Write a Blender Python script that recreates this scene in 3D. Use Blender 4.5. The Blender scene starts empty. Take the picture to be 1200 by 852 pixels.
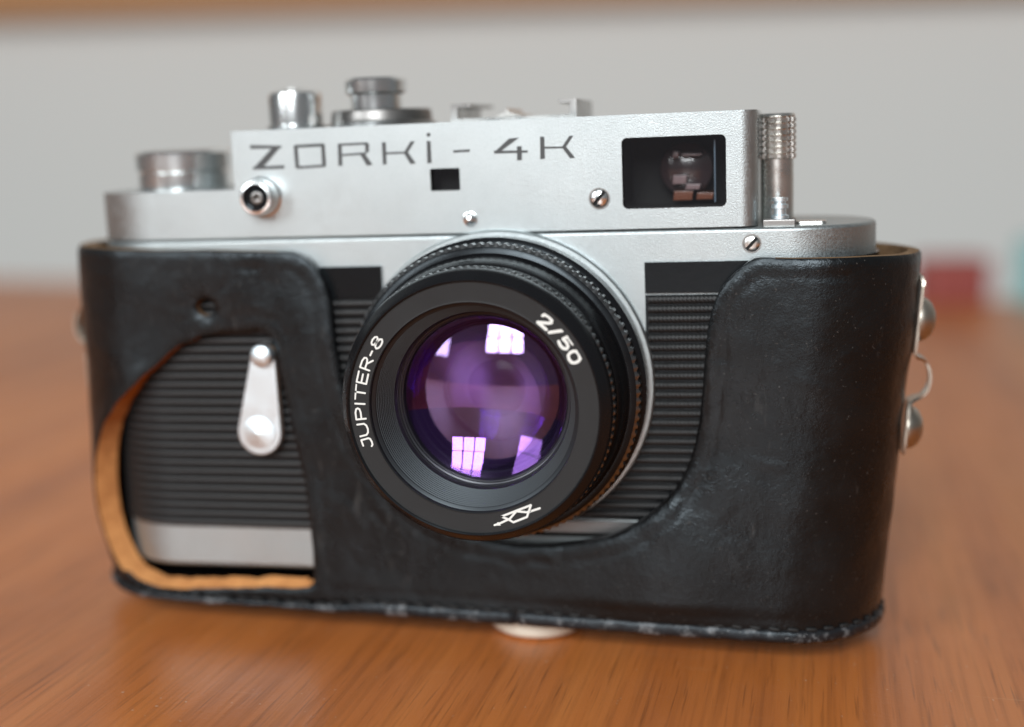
import bpy, bmesh, math, random
import numpy as np
from mathutils import Matrix, Vector, noise
from mathutils.geometry import delaunay_2d_cdt
random.seed(7); rng = np.random.default_rng(7)
MM = 0.001
PI = math.pi
scene = bpy.context.scene
col = scene.collection

# ------------------------------------------------------------------ camera
# Measurements are in millimetres in the frame of the photographed camera body
# (x right, y away, z up, body front at y=0); the body leans 1.75 deg in its case.
LEAN = math.radians(1.75); CA, SA = math.cos(LEAN), math.sin(LEAN)
OFFZ = 52.0                                   # table to frame origin
def wpt(p): return Vector((p[0]*CA-p[2]*SA, p[1], p[0]*SA+p[2]*CA+OFFZ))
def wdir(d): return Vector((d[0]*CA-d[2]*SA, d[1], d[0]*SA+d[2]*CA))
YAW, PIT, ROL = math.radians(12.379), math.radians(9.606), math.radians(-2.187)
FPX, DIST, U0, V0 = 1517.165, 225.522, 9.368, -2.244
F = np.array([-math.sin(YAW)*math.cos(PIT), math.cos(YAW)*math.cos(PIT), -math.sin(PIT)])
R = np.array([math.cos(YAW), math.sin(YAW), 0.0]); U = np.cross(R, F)
R2 = math.cos(ROL)*R+math.sin(ROL)*U; U2 = -math.sin(ROL)*R+math.cos(ROL)*U
CAMP = -F*DIST+R*U0+U*V0
cd = bpy.data.cameras.new('photo_camera'); cam = bpy.data.objects.new('photo_camera', cd); col.objects.link(cam)
wr, wu, wf = wdir(R2), wdir(U2), wdir(F)
m = Matrix(((wr.x, wu.x, -wf.x), (wr.y, wu.y, -wf.y), (wr.z, wu.z, -wf.z))).to_4x4()
m.translation = wpt(CAMP)*MM
cam.matrix_world = m
cd.sensor_width = 36; cd.lens = FPX/1200*36; cd.clip_start = 0.01; cd.clip_end = 50
cd.dof.use_dof = True; cd.dof.focus_distance = 0.2075; cd.dof.aperture_fstop = 5.1
scene.camera = cam

# ------------------------------------------------------------------ light
world = bpy.data.worlds.new('World'); scene.world = world; world.use_nodes = True
wb = world.node_tree.nodes['Background']
wb.inputs['Color'].default_value = (0.93, 0.97, 1.0, 1); wb.inputs['Strength'].default_value = 0.16
def window_pane(x, y, z, w, h, watts, target=(0, 0, 0.05)):
    ld = bpy.data.lights.new('window_light', 'AREA'); ld.shape = 'RECTANGLE'; ld.size = w; ld.size_y = h
    ld.energy = watts; ld.color = (0.94, 0.98, 1.0)
    o = bpy.data.objects.new('window_light', ld); col.objects.link(o)
    o.location = (x, y, z); o.rotation_euler = (Vector(target)-Vector((x, y, z))).to_track_quat('-Z', 'Y').to_euler()
# a paned window behind the photographer, one more to the left
for i in range(3):
    for j in range(4):
        window_pane(-0.26+i*0.235, -1.9, 0.68+j*0.31, 0.205, 0.27, 4.0, (-0.1, 0, 0.1))
for j in range(3):
    window_pane(-1.25, -1.5, 0.55+j*0.34, 0.5, 0.30, 5.3, (0, 0, 0.1))
vs = scene.view_settings
vs.view_transform = 'Standard'; vs.look = 'None'; vs.exposure = 0.0; vs.gamma = 1.0; vs.use_curve_mapping = False
scene.render.engine = 'CYCLES'
scene.cycles.use_denoising = True
scene.cycles.max_bounces = 10; scene.cycles.transparent_max_bounces = 12
scene.cycles.caustics_reflective = False; scene.cycles.caustics_refractive = False

# ------------------------------------------------------------------ pixel helpers
def ray(px, py): return F+R2*(px-600)/FPX-U2*(py-426)/FPX
def on_y(px, py, Y=0.0):
    d = ray(px, py); p = CAMP+d*(Y-CAMP[1])/d[1]; return float(p[0]), float(p[2])

# ------------------------------------------------------------------ materials
def new_mat(name):
    mt = bpy.data.materials.new(name); mt.use_nodes = True
    nt = mt.node_tree; return mt, nt, nt.nodes['Principled BSDF']
def nd(nt, t, **kw):
    n = nt.nodes.new(t)
    for k, v in kw.items():
        if k in n.inputs: n.inputs[k].default_value = v
        else: setattr(n, k, v)
    return n
def coords(nt, scale=(1, 1, 1), rot=(0, 0, 0)):
    tc = nd(nt, 'ShaderNodeTexCoord'); mp = nd(nt, 'ShaderNodeMapping')
    mp.inputs['Scale'].default_value = scale; mp.inputs['Rotation'].default_value = rot
    nt.links.new(tc.outputs['Object'], mp.inputs['Vector']); return mp.outputs['Vector']
def ntex(nt, vec, scale, detail=3, rough=0.5):
    n = nd(nt, 'ShaderNodeTexNoise'); n.inputs['Scale'].default_value = scale
    n.inputs['Detail'].default_value = detail; n.inputs['Roughness'].default_value = rough
    nt.links.new(vec, n.inputs['Vector']); return n.outputs['Fac']
def ramp(nt, fac, stops):
    r = nd(nt, 'ShaderNodeValToRGB'); e = r.color_ramp.elements
    while len(e) < len(stops): e.new(0.5)
    for k, (p, c) in enumerate(stops):
        e[k].position = p; e[k].color = c if len(c) == 4 else (*c, 1)
    nt.links.new(fac, r.inputs['Fac']); return r.outputs['Color']
def g(v): return (v, v, v, 1)
def bump(nt, bs, h, strength, dist, prev=None):
    b = nd(nt, 'ShaderNodeBump'); b.inputs['Strength'].default_value = strength; b.inputs['Distance'].default_value = dist
    nt.links.new(h, b.inputs['Height'])
    if prev: nt.links.new(prev, b.inputs['Normal'])
    nt.links.new(b.outputs['Normal'], bs.inputs['Normal']); return b.outputs['Normal']
def mixc(nt, fac, a, b, mode='MIX'):
    mx = nd(nt, 'ShaderNodeMix', data_type='RGBA', blend_type=mode)
    for sock, v in ((mx.inputs[0], fac), (mx.inputs[6], a), (mx.inputs[7], b)):
        if hasattr(v, 'node'): nt.links.new(v, sock)
        else: sock.default_value = v
    return mx.outputs[2]
def simple(name, colr, rough=0.5, metal=0.0, spec=0.5, bumps=None, rvar=0.0):
    mt, nt, b = new_mat(name)
    b.inputs['Base Color'].default_value = (*colr, 1); b.inputs['Roughness'].default_value = rough
    b.inputs['Metallic'].default_value = metal; b.inputs['Specular IOR Level'].default_value = spec
    v = coords(nt)
    if bumps:
        prev = None
        for sc, st, ds in bumps: prev = bump(nt, b, ntex(nt, v, sc), st, ds, prev)
    if rvar:
        f = ntex(nt, v, 160, 5, 0.6)
        nt.links.new(ramp(nt, f, [(0.3, g(max(rough-rvar, 0.02))), (0.7, g(rough+rvar))]), b.inputs['Roughness'])
    return mt
M = {}
def satin():
    mt, nt, b = new_mat('satin_chrome')
    v = coords(nt)
    b.inputs['Metallic'].default_value = 1
    f = ntex(nt, v, 45, 6, 0.6)
    nt.links.new(ramp(nt, f, [(0.3, (0.420, 0.458, 0.465)), (0.7, (0.480, 0.520, 0.526))]), b.inputs['Base Color'])
    f2 = ntex(nt, v, 2600, 2, 0.6)
    nt.links.new(ramp(nt, f2, [(0.3, g(0.36)), (0.7, g(0.56))]), b.inputs['Roughness'])
    bump(nt, b, ntex(nt, v, 4200, 2, 0.7), 0.8, 0.00006)
    sm = ramp(nt, ntex(nt, v, 70, 6, 0.7), [(0.35, g(0.86)), (0.65, g(1.12))])
    rsock = b.inputs['Roughness'].links[0].from_socket
    nt.links.new(mixc(nt, 1.0, rsock, sm, 'MULTIPLY'), b.inputs['Roughness'])
    return mt
M['satin'] = satin()
M['chrome'] = simple('polished_chrome', (0.86, 0.88, 0.88), 0.2, 1.0, rvar=0.05, bumps=[(300, 0.15, 0.0001)])
M['steel'] = simple('nickel_steel', (0.72, 0.71, 0.68), 0.3, 1.0, rvar=0.1, bumps=[(500, 0.25, 0.0001)])
M['dull_grey'] = simple('dull_grey_metal', (0.22, 0.22, 0.22), 0.5, 1.0, rvar=0.08)
M['shoe'] = simple('shoe_steel', (0.46, 0.46, 0.45), 0.3, 1.0, rvar=0.1)
M['old_nickel'] = simple('dull_nickel', (0.46, 0.42, 0.36), 0.36, 1.0, rvar=0.12, bumps=[(700, 0.35, 0.0001)])
M['dark_steel'] = simple('grey_steel', (0.30, 0.29, 0.28), 0.35, 1.0, rvar=0.1)
M['bright'] = simple('bright_lever_chrome', (0.82, 0.93, 0.98), 0.42, 1.0, rvar=0.08)
M['letter'] = simple('engraving_paint', (0.06, 0.064, 0.066), 0.6)
M['white'] = simple('white_engraving_paint', (0.75, 0.77, 0.74), 0.6, bumps=[(4000, 0.3, 0.00005)])
M['black_metal'] = simple('black_lacquer', (0.007, 0.007, 0.008), 0.27, 0, 0.3, rvar=0.08, bumps=[(900, 0.12, 0.00005)])
M['worn_black'] = simple('worn_black_knurl', (0.21, 0.215, 0.22), 0.3, 1.0, rvar=0.08)
M['ring_black'] = simple('matt_black_ring', (0.013, 0.0145, 0.0155), 0.46, 0, 0.38, rvar=0.06, bumps=[(3000, 0.25, 0.00003)])
M['bore_black'] = simple('threaded_bore_black', (0.012, 0.012, 0.014), 0.38, 0, 0.6)
M['flat_black'] = simple('flat_black', (0.006, 0.006, 0.006), 0.8)
M['panel_black'] = simple('smooth_black_panel', (0.006, 0.007, 0.008), 0.24, 0, 0.3, bumps=[(700, 0.2, 0.0001)])
for k_ in ('black_metal', 'panel_black', 'bore_black'):
    M[k_].node_tree.nodes['Principled BSDF'].inputs['Specular Tint'].default_value = (0.80, 0.92, 1.0, 1)
M['cream'] = simple('cream_painted_metal', (0.74, 0.69, 0.58), 0.35, 0.0, 0.5, rvar=0.08)
M['prism'] = simple('amber_prism', (0.13, 0.04, 0.018), 0.25, 0.0, 0.5)
M['prism_blue'] = simple('blue_prism_edge', (0.07, 0.11, 0.15), 0.3)
M['prism_light'] = simple('mauve_prism', (0.17, 0.115, 0.12), 0.3)
def rope():
    mt, nt, b = new_mat('ribbed_vulcanite')
    b.inputs['Base Color'].default_value = (0.010, 0.0105, 0.011, 1); b.inputs['Roughness'].default_value = 0.48
    v = coords(nt, (1, 1, 1), (0, math.radians(35), 0))
    w = nd(nt, 'ShaderNodeTexWave', wave_type='BANDS', bands_direction='X'); w.inputs['Scale'].default_value = 560
    nt.links.new(v, w.inputs['Vector'])
    p = bump(nt, b, w.outputs['Fac'], 0.5, 0.00015)
    bump(nt, b, ntex(nt, coords(nt), 1500), 0.3, 0.0001, p)
    return mt
M['rope'] = rope()
def leather(name, base, worn, rough, wear_lo=0.60, stretch=0.25):
    mt, nt, b = new_mat(name)
    v = coords(nt)
    big = ntex(nt, v, 38, 6, 0.65)
    fine = ntex(nt, v, 420, 5, 0.7)
    sc = ntex(nt, coords(nt, (1, 1, stretch), (0, 0.7, 0)), 260, 4, 0.7)
    c1 = mixc(nt, ramp(nt, big, [(0.42, g(0)), (0.75, g(1))]), (*base, 1), (*[x*2.6 for x in base], 1))
    c2 = mixc(nt, ramp(nt, sc, [(wear_lo, g(0)), (wear_lo+0.16, g(0.55))]), c1, (*worn, 1))
    dust = ramp(nt, ntex(nt, v, 1900, 2, 0.5), [(0.685, g(0)), (0.75, g(0.8))])
    c2 = mixc(nt, dust, c2, (*[x*0.8 for x in worn], 1))
    nt.links.new(c2, b.inputs['Base Color'])
    patch = ntex(nt, v, 30, 7, 0.68)
    rr = mixc(nt, 0.25, ramp(nt, patch, [(0.36, g(rough-0.15)), (0.48, g(rough-0.02)), (0.64, g(rough+0.24))]), ramp(nt, fine, [(0.3, g(rough-0.10)), (0.7, g(rough+0.14))]))
    nt.links.new(rr, b.inputs['Roughness'])
    b.inputs['Specular IOR Level'].default_value = 0.38; b.inputs['Specular Tint'].default_value = (0.80, 0.92, 1.0, 1)
    vo = nd(nt, 'ShaderNodeTexVoronoi', feature='DISTANCE_TO_EDGE'); vo.inputs['Scale'].default_value = 1900
    wv = nd(nt, 'ShaderNodeVectorMath', operation='ADD'); nt.links.new(v, wv.inputs[0])
    nn = nd(nt, 'ShaderNodeTexNoise'); nn.inputs['Scale'].default_value = 500; nt.links.new(v, nn.inputs['Vector'])
    sv = nd(nt, 'ShaderNodeVectorMath', operation='SCALE'); sv.inputs['Scale'].default_value = 0.0012
    nt.links.new(nn.outputs['Color'], sv.inputs[0]); nt.links.new(sv.outputs[0], wv.inputs[1]); nt.links.new(wv.outputs[0], vo.inputs['Vector'])
    h = ramp(nt, vo.outputs['Distance'], [(0.0, g(0)), (0.30, g(1))])
    p = bump(nt, b, h, 0.12, 0.00008)
    p = bump(nt, b, ntex(nt, v, 2300, 3, 0.65), 0.34, 0.00011, p)
    p = bump(nt, b, ntex(nt, v, 70, 6, 0.62), 0.42, 0.0014, p)
    bump(nt, b, ntex(nt, coords(nt, (1, 1, 0.3), (0, 0.5, 0)), 140, 3, 0.6), 0.22, 0.0006, p)
    return mt
M['leather'] = leather('black_leather', (0.0042, 0.0041, 0.0042), (0.075, 0.07, 0.065), 0.29, 0.63)
M['welt'] = leather('worn_black_leather', (0.008, 0.008, 0.009), (0.36, 0.37, 0.38), 0.30, 0.545, 0.8)
def rawleather(name, a, c):
    mt, nt, b = new_mat(name); v = coords(nt)
    nt.links.new(ramp(nt, ntex(nt, v, 300, 5, 0.7), [(0.3, a), (0.7, c)]), b.inputs['Base Color'])
    b.inputs['Roughness'].default_value = 0.85; b.inputs['Specular IOR Level'].default_value = 0.2
    p = bump(nt, b, ntex(nt, v, 900, 4, 0.7), 0.5, 0.0003); bump(nt, b, ntex(nt, v, 220, 3), 0.3, 0.0003, p)
    return mt
M['raw'] = rawleather('raw_tan_leather_edge', (0.40, 0.16, 0.052), (0.66, 0.31, 0.11))
M['suede'] = rawleather('brown_suede', (0.12, 0.065, 0.032), (0.30, 0.19, 0.105))
M['thread'] = simple('black_thread', (0.01, 0.01, 0.01), 0.7)
def coated(name, colr, fac, tr=(1, 1, 1)):
    mt = bpy.data.materials.new(name); mt.use_nodes = True; nt = mt.node_tree
    for n in list(nt.nodes): nt.nodes.remove(n)
    out = nd(nt, 'ShaderNodeOutputMaterial'); mix = nd(nt, 'ShaderNodeMixShader')
    tb = nd(nt, 'ShaderNodeBsdfTransparent'); tb.inputs['Color'].default_value = (*tr, 1)
    gl = nd(nt, 'ShaderNodeBsdfGlossy'); gl.inputs['Roughness'].default_value = 0.012
    lw = nd(nt, 'ShaderNodeLayerWeight'); lw.inputs['Blend'].default_value = 0.22
    mr = nd(nt, 'ShaderNodeMapRange'); mr.inputs['To Min'].default_value = fac; mr.inputs['To Max'].default_value = min(1, fac+0.55)
    nt.links.new(lw.outputs['Fresnel'], mr.inputs['Value'])
    gc = mixc(nt, lw.outputs['Facing'], (*colr, 1), (0.62, 0.62, 0.66, 1))
    nt.links.new(gc, gl.inputs['Color'])
    nt.links.new(mr.outputs['Result'], mix.inputs[0]); nt.links.new(tb.outputs[0], mix.inputs[1]); nt.links.new(gl.outputs[0], mix.inputs[2])
    nt.links.new(mix.outputs[0], out.inputs['Surface']); return mt
M['front_glass'] = coated('violet_coated_glass', (0.56, 0.38, 0.84), 0.17, (0.88, 0.86, 0.9))
M['rear_glass'] = coated('amber_coated_glass', (0.46, 0.21, 0.84), 0.33, (0.5, 0.5, 0.5))
M['pane'] = coated('clear_window_glass', (0.8, 0.75, 0.8), 0.05)
M['eye_glass'] = simple('eyepiece_glass', (0.035, 0.022, 0.024), 0.16, 0.0, 0.8)
def wood():
    mt, nt, b = new_mat('red_brown_wood')
    rz = math.radians(4)
    v = coords(nt, (1, 1, 1), (0, 0, rz))
    st = coords(nt, (1, 0.05, 1), (0, 0, rz))
    st2 = coords(nt, (1, 0.02, 1), (0, 0, rz))
    a = ntex(nt, st, 60, 6, 0.62); f = ntex(nt, st2, 620, 4, 0.6); l = ntex(nt, v, 5, 4, 0.6)
    ca = ramp(nt, a, [(0.22, (0.33, 0.088, 0.018)), (0.5, (0.53, 0.162, 0.036)), (0.78, (0.65, 0.230, 0.058))])
    cf = ramp(nt, f, [(0.34, g(0.78)), (0.52, g(1.0))])
    c = mixc(nt, 1.0, ca, cf, 'MULTIPLY')
    c = mixc(nt, 1.0, c, ramp(nt, l, [(0.3, g(0.85)), (0.7, g(1.1))]), 'MULTIPLY')
    pore = ramp(nt, ntex(nt, coords(nt, (1, 0.035, 1), (0, 0, rz)), 1500, 2, 0.5), [(0.30, g(0.66)), (0.42, g(1.0))])
    c = mixc(nt, 1.0, c, pore, 'MULTIPLY')
    dst = ramp(nt, ntex(nt, v, 1100, 1, 0.4), [(0.765, g(0)), (0.79, g(0.7))])
    c = mixc(nt, dst, c, (0.62, 0.50, 0.40, 1))
    scr = ramp(nt, ntex(nt, coords(nt, (0.03, 1, 1), (0, 0, 0.6)), 900, 2, 0.5), [(0.70, g(0)), (0.76, g(0.35))])
    c = mixc(nt, scr, c, (0.60, 0.34, 0.18, 1))
    nt.links.new(c, b.inputs['Base Color'])
    rg = mixc(nt, 0.5, ramp(nt, f, [(0.3, g(0.46)), (0.7, g(0.28))]), ramp(nt, ntex(nt, v, 55, 6, 0.7), [(0.3, g(0.22)), (0.7, g(0.40))]))
    nt.links.new(rg, b.inputs['Roughness'])
    b.inputs['Specular IOR Level'].default_value = 0.5
    b.inputs['Coat Weight'].default_value = 0.12; b.inputs['Coat Roughness'].default_value = 0.36
    p = bump(nt, b, f, 0.25, 0.00018)
    bump(nt, b, ntex(nt, v, 1200, 3, 0.7), 0.22, 0.0002, p)
    return mt
M['wood'] = wood()
M['wall'] = simple('pale_grey_wall_paint', (0.74, 0.725, 0.69), 0.8, 0, 0.2, bumps=[(60, 0.2, 0.001)])
M['rail'] = simple('orange_brown_rail_wood', (0.50, 0.24, 0.10), 0.5, bumps=[(40, 0.2, 0.001)])
M['red'] = simple('red_plastic', (0.30, 0.07, 0.06), 0.6, bumps=[(80, 0.2, 0.001)])
M['teal'] = simple('teal_plastic', (0.18, 0.42, 0.42), 0.4, bumps=[(80, 0.2, 0.001)])

# ------------------------------------------------------------------ mesh helpers (millimetres in, metres out)
def mesh_obj(name, verts, faces, mat, parent=None, shift=(0, 0, 0), smooth=None, loc=None, mats=None, fm=None, wn=True):
    me = bpy.data.meshes.new(name)
    v = (np.asarray(verts, float)-np.asarray(shift, float))*MM
    me.from_pydata(v.tolist(), [], [tuple(int(i) for i in f) for f in faces])
    for mm_ in (mats or [mat]): me.materials.append(mm_)
    if fm is not None: me.polygons.foreach_set('material_index', np.asarray(fm, np.int32))
    me.update()
    bm = bmesh.new(); bm.from_mesh(me); bmesh.ops.remove_doubles(bm, verts=bm.verts, dist=1e-8)
    bmesh.ops.recalc_face_normals(bm, faces=bm.faces); bm.to_mesh(me); bm.free()
    if smooth is not None:
        me.polygons.foreach_set('use_smooth', [True]*len(me.polygons))
        me.set_sharp_from_angle(angle=math.radians(smooth))
    o = bpy.data.objects.new(name, me); col.objects.link(o)
    if wn and smooth is not None:
        w_ = o.modifiers.new('face_weighted_normals', 'WEIGHTED_NORMAL'); w_.keep_sharp = True
    if parent: o.parent = parent
    if loc is not None: o.location = Vector(loc)*MM
    return o
def tag(o, label=None, cat=None, group=None, kind=None):
    for k, v in (('label', label), ('category', cat), ('group', group), ('kind', kind)):
        if v: o[k] = v
    return o
def empty(name, loc, rot=None):
    o = bpy.data.objects.new(name, None); o.empty_display_size = 0.02; col.objects.link(o)
    o.location = loc
    if rot: o.rotation_euler = rot
    return o
class MB:
    def __init__(s): s.v = []; s.f = []; s.m = []
    def add(s, v, f, mi=0):
        k = len(s.v); s.v += [tuple(p) for p in v]; s.f += [tuple(i+k for i in q) for q in f]; s.m += [mi]*len(f); return s
def rrect(hx0, hx1, y0, y1, r, n=8):
    """outline, anticlockwise; r = (x0y0, x1y0, x1y1, x0y1) corner radii"""
    pts = []
    for (cx, cy, a0, rr) in ((hx0+r[0], y0+r[0], PI, r[0]), (hx1-r[1], y0+r[1], 1.5*PI, r[1]), (hx1-r[2], y1-r[2], 0, r[2]), (hx0+r[3], y1-r[3], .5*PI, r[3])):
        for k in range(n+1):
            a = a0+.5*PI*k/n; pts.append((cx+rr*math.cos(a), cy+rr*math.sin(a)))
    return pts
def prism(outf, levels):
    """outf(inset) -> outline of fixed length; levels = [(z, inset)]"""
    mb = MB(); rings = []
    for z, d in levels:
        o = outf(d); rings.append(range(len(mb.v), len(mb.v)+len(o))); mb.v += [(x, y, z) for x, y in o]
    n = len(rings[0])
    for a, b in zip(rings[:-1], rings[1:]):
        for k in range(n): mb.f.append((a[k], a[(k+1) % n], b[(k+1) % n], b[k]))
    mb.f.append(tuple(reversed(rings[0]))); mb.f.append(tuple(rings[-1])); mb.m = [0]*len(mb.f)
    return mb
def rr_prism(x0, x1, y0, y1, r, levels, n=8):
    if not hasattr(r, '__len__'): r = (r,)*4
    return prism(lambda d: rrect(x0+d, x1-d, y0+d, y1-d, tuple(max(q-d, 0.02) for q in r), n), levels)
def bev(z0, z1, b0, b1, n=4):
    L = []
    if b0 > 0: L += [(z0+b0*(1-math.cos(t)), b0*(1-math.sin(t))) for t in np.linspace(0, PI/2, n+1)]
    else: L.append((z0, 0))
    if b1 > 0: L += [(z1-b1*(1-math.sin(t)), b1*(1-math.cos(t))) for t in np.linspace(0, PI/2, n+1)]
    else: L.append((z1, 0))
    return L
def lathe(profile, n=96, axis='y', c=(0, 0), tooth=None, close=False):
    """profile [(r, h)] round axis y (centre x,z) or z (centre x,y); tooth(k, i) -> radius offset"""
    mb = MB(); P = len(profile)
    for i, (r, h) in enumerate(profile):
        for k in range(n):
            a = 2*PI*k/n; q = r+(tooth(k, i) if tooth else 0)
            mb.v.append((c[0]+q*math.cos(a), h, c[1]+q*math.sin(a)) if axis == 'y' else (c[0]+q*math.cos(a), c[1]+q*math.sin(a), h))
    for i in range(P-1):
        for k in range(n):
            mb.f.append((i*n+k, i*n+(k+1) % n, (i+1)*n+(k+1) % n, (i+1)*n+k))
    if close:
        mb.f.append(tuple(range(n))); mb.f.append(tuple(range((P-1)*n, P*n)))
    mb.m = [0]*len(mb.f); return mb
def extr_y(poly, y0, y1):
    n = len(poly); mb = MB()
    mb.v = [(x, y0, z) for x, z in poly]+[(x, y1, z) for x, z in poly]
    mb.f = [tuple(range(n)), tuple(range(2*n-1, n-1, -1))]+[(k, (k+1) % n, n+(k+1) % n, n+k) for k in range(n)]
    mb.m = [0]*len(mb.f); return mb
def extr_yb(poly, y0, y1, b=0.3):
    """extrusion with a bevelled front (y0) edge, convex polygon"""
    n = len(poly); cx = sum(p[0] for p in poly)/n; cz = sum(p[1] for p in poly)/n
    P = np.array(poly); T = np.roll(P, -1, 0)-np.roll(P, 1, 0); N = np.stack([T[:, 1], -T[:, 0]], 1); N /= np.linalg.norm(N, axis=1)[:, None]+1e-9
    if ((P-[cx, cz])*N).sum() < 0: N = -N
    mb = MB(); rings = []
    for y, d in ((y1, 0), (y0+b, 0), (y0+0.3*b, 0.3*b), (y0, b)):
        rings.append(len(mb.v)); mb.v += [(x-nx*d, y, z-nz*d) for (x, z), (nx, nz) in zip(poly, N)]
    for a, c in zip(rings[:-1], rings[1:]):
        for k in range(n): mb.f.append((a+k, a+(k+1) % n, c+(k+1) % n, c+k))
    mb.f.append(tuple(range(rings[-1], rings[-1]+n))); mb.f.append(tuple(range(n))); mb.m = [0]*len(mb.f); return mb
def circle(cx, cz, r, n=32): return [(cx+r*math.cos(2*PI*k/n), cz+r*math.sin(2*PI*k/n)) for k in range(n)]
def box(x0, x1, y0, y1, z0, z1):
    mb = MB(); mb.v = [(x, y, z) for z in (z0, z1) for y in (y0, y1) for x in (x0, x1)]
    mb.f = [(0, 2, 3, 1), (4, 5, 7, 6), (0, 1, 5, 4), (2, 6, 7, 3), (0, 4, 6, 2), (1, 3, 7, 5)]; mb.m = [0]*6; return mb

# ------------------------------------------------------------------ setting
def setting(name, mb, mat, kind='structure', **kw):
    return tag(mesh_obj(name, mb.v, mb.f, mat, **kw), kind=kind)
edge_dir = math.radians(-9)
tb = rr_prism(-1100, 1100, -900, 525, 12, bev(-28, 0, 2, 2.5))
o = setting('table_top', tb, M['wood'], smooth=40); o.rotation_euler = (0, 0, math.radians(-1.5))
tag(o, 'red brown varnished wooden table top under the cased camera', 'table top')
o = setting('wall', box(-7000, 7000, 1150, 1200, -900, 2500), M['wall'])
tag(o, 'pale grey painted wall behind the table', 'wall')
rl = rr_prism(-6900, 6900, 1112, 1149.5, 3, bev(222, 345, 4, 4))
o = mesh_obj('wall_rail', rl.v, rl.f, M['rail'], smooth=40)
tag(o, 'orange brown wooden rail fixed along the pale wall', 'rail')
def small_box(name, mat, x, y, w, d, h, rz, label, lid_h):
    e = empty(name, (x*MM, y*MM, 0), (0, 0, rz)); tag(e, label, 'box')
    b = rr_prism(-w/2, w/2, -d/2, d/2, 4, bev(0, h-lid_h, 1.5, 0.6)); mesh_obj('base', b.v, b.f, mat, e, smooth=40)
    b = rr_prism(-w/2-0.8, w/2+0.8, -d/2-0.8, d/2+0.8, 4.5, bev(h-lid_h, h, 0.5, 3)); mesh_obj('lid', b.v, b.f, mat, e, smooth=40)
small_box('red_box', M['red'], 141, 506, 36, 22, 24, 0.3, 'small red box out of focus near the far table edge', 7)
small_box('teal_box', M['teal'], 194, 504, 40, 26, 34, -0.2, 'pale teal box out of focus beside the small red box', 8)

# ------------------------------------------------------------------ the camera
BASE = (0, 15, -40.5)
CAMO = empty('rangefinder_camera', wpt(BASE)*MM, (0, -LEAN, 0))
tag(CAMO, 'vintage silver and black rangefinder film camera sitting in black leather half case', 'camera')
def part(name, mb, mat, parent=None, smooth=35, mats=None):
    return mesh_obj(name, mb.v, mb.f, mat, parent or CAMO, BASE if (parent is None or parent.location.length < 1e-9 or parent is CAMO) else BASE, smooth, mats=mats, fm=mb.m if mats else None)

# body shell: rounded ends, groove at its top
shell = part('body_shell', rr_prism(-71, 71, 0, 30, 14.9, bev(-40.5, 20.55, 1.0, 0.7), 16), M['satin'])
tag(shell, 'satin silver metal body with rounded ends')
# black covering: smooth bands + ribs, wrapped round the ends
def body_path(x_from, side, off, back=40.0):
    """points (x,y) along the body outline from x_from on the front towards an end and round to the back"""
    pts = []; R_ = 14.9; xe = 71-R_
    xs = np.linspace(x_from, side*xe, 12)
    pts += [(x, -off) for x in xs]
    for a in np.linspace(0, PI, 28)[1:]: pts.append((side*(xe+(R_+off)*math.sin(a)), 15-(R_+off)*math.cos(a) if a < PI-1e-6 else 30+off))
    pts.append((side*(xe-back), 30+off)); return pts
def band(x_from, side, z0, z1, off):
    p = body_path(x_from, side, off); q = body_path(x_from, side, -0.6); n = len(p); mb = MB()
    mb.v = [(x, y, z0) for x, y in p]+[(x, y, z1) for x, y in p]+[(x, y, z0) for x, y in q]+[(x, y, z1) for x, y in q]
    for k in range(n-1):
        mb.f += [(k, k+1, n+k+1, n+k), (n+k, n+k+1, 3*n+k+1, 3*n+k), (k, k+1, 2*n+k+1, 2*n+k)]
    mb.f += [(0, n, 3*n, 2*n), (n-1, 2*n-1, 4*n-1, 3*n-1)]; mb.m = [0]*len(mb.f); return mb
def rib_mesh(x_from, side, hw, h):
    p0 = body_path(x_from, side, 0.25); mb = MB(); prof = [(-hw, 0)]+[(-hw*math.cos(t), h*math.sin(t)) for t in np.linspace(0.35, PI-0.35, 5)]+[(hw, 0)]
    rows = []
    for dz, d in prof:
        p = body_path(x_from, side, 0.25+d); rows.append(len(mb.v)); mb.v += [(x, y, dz) for x, y in p]
    n = len(p0)
    for a, b in zip(rows[:-1], rows[1:]):
        for k in range(n-1): mb.f.append((a+k, a+k+1, b+k+1, b+k))
    mb.f.append(tuple(r for r in rows)); mb.m = [0]*len(mb.f); return mb
covL = part('covering', band(-13.0, -1, -32.6, 9.9, 0.3), M['panel_black'])
covR = part('covering', band(32.9, 1, -29.4, 9.7, 0.3), M['panel_black'])
part('top_band', band(-13.0, -1, 10.0, 15.4, 0.55), M['panel_black'], covL)
part('top_band', band(32.9, 1, 10.0, 15.2, 0.55), M['panel_black'], covR)
def ribs(parent, x_from, side, z_lo, z_hi, pitch, hw, h):
    me = None; z = z_hi
    while z > z_lo:
        if me is None:
            o = mesh_obj('rib', rib_mesh(x_from, side, hw, h).v, rib_mesh(x_from, side, hw, h).f, M['rope'], parent, (0, 15, 0), 60); me = o.data
        else:
            o = bpy.data.objects.new('rib', me); col.objects.link(o); o.parent = parent
        o.location = (0, 0, (z+40.5)*MM); z -= pitch
ribs(covL, -13.4, -1, -32.2, 8.9, 1.62, 0.70, 0.62)
ribs(covR, 33.4, 1, -12.0, 8.9, 1.62, 0.70, 0.62)
low = part('covering', band(10.0, 1, -29.4, -12.8, 0.28), M['panel_black'])
ribs(low, 10.4, 1, -29.0, 8.9-1.62*13, 1.62, 0.70, 0.62)
tr = band(10.0, 1, -31.7, -29.7, 0.8); part('grey_strip', tr, M['dull_grey'])  # dull grey band along the lower edge of the right-hand covering
part('groove_strip', band(10.0, 1, -32.7, -31.75, 0.15), M['flat_black'])

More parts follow.
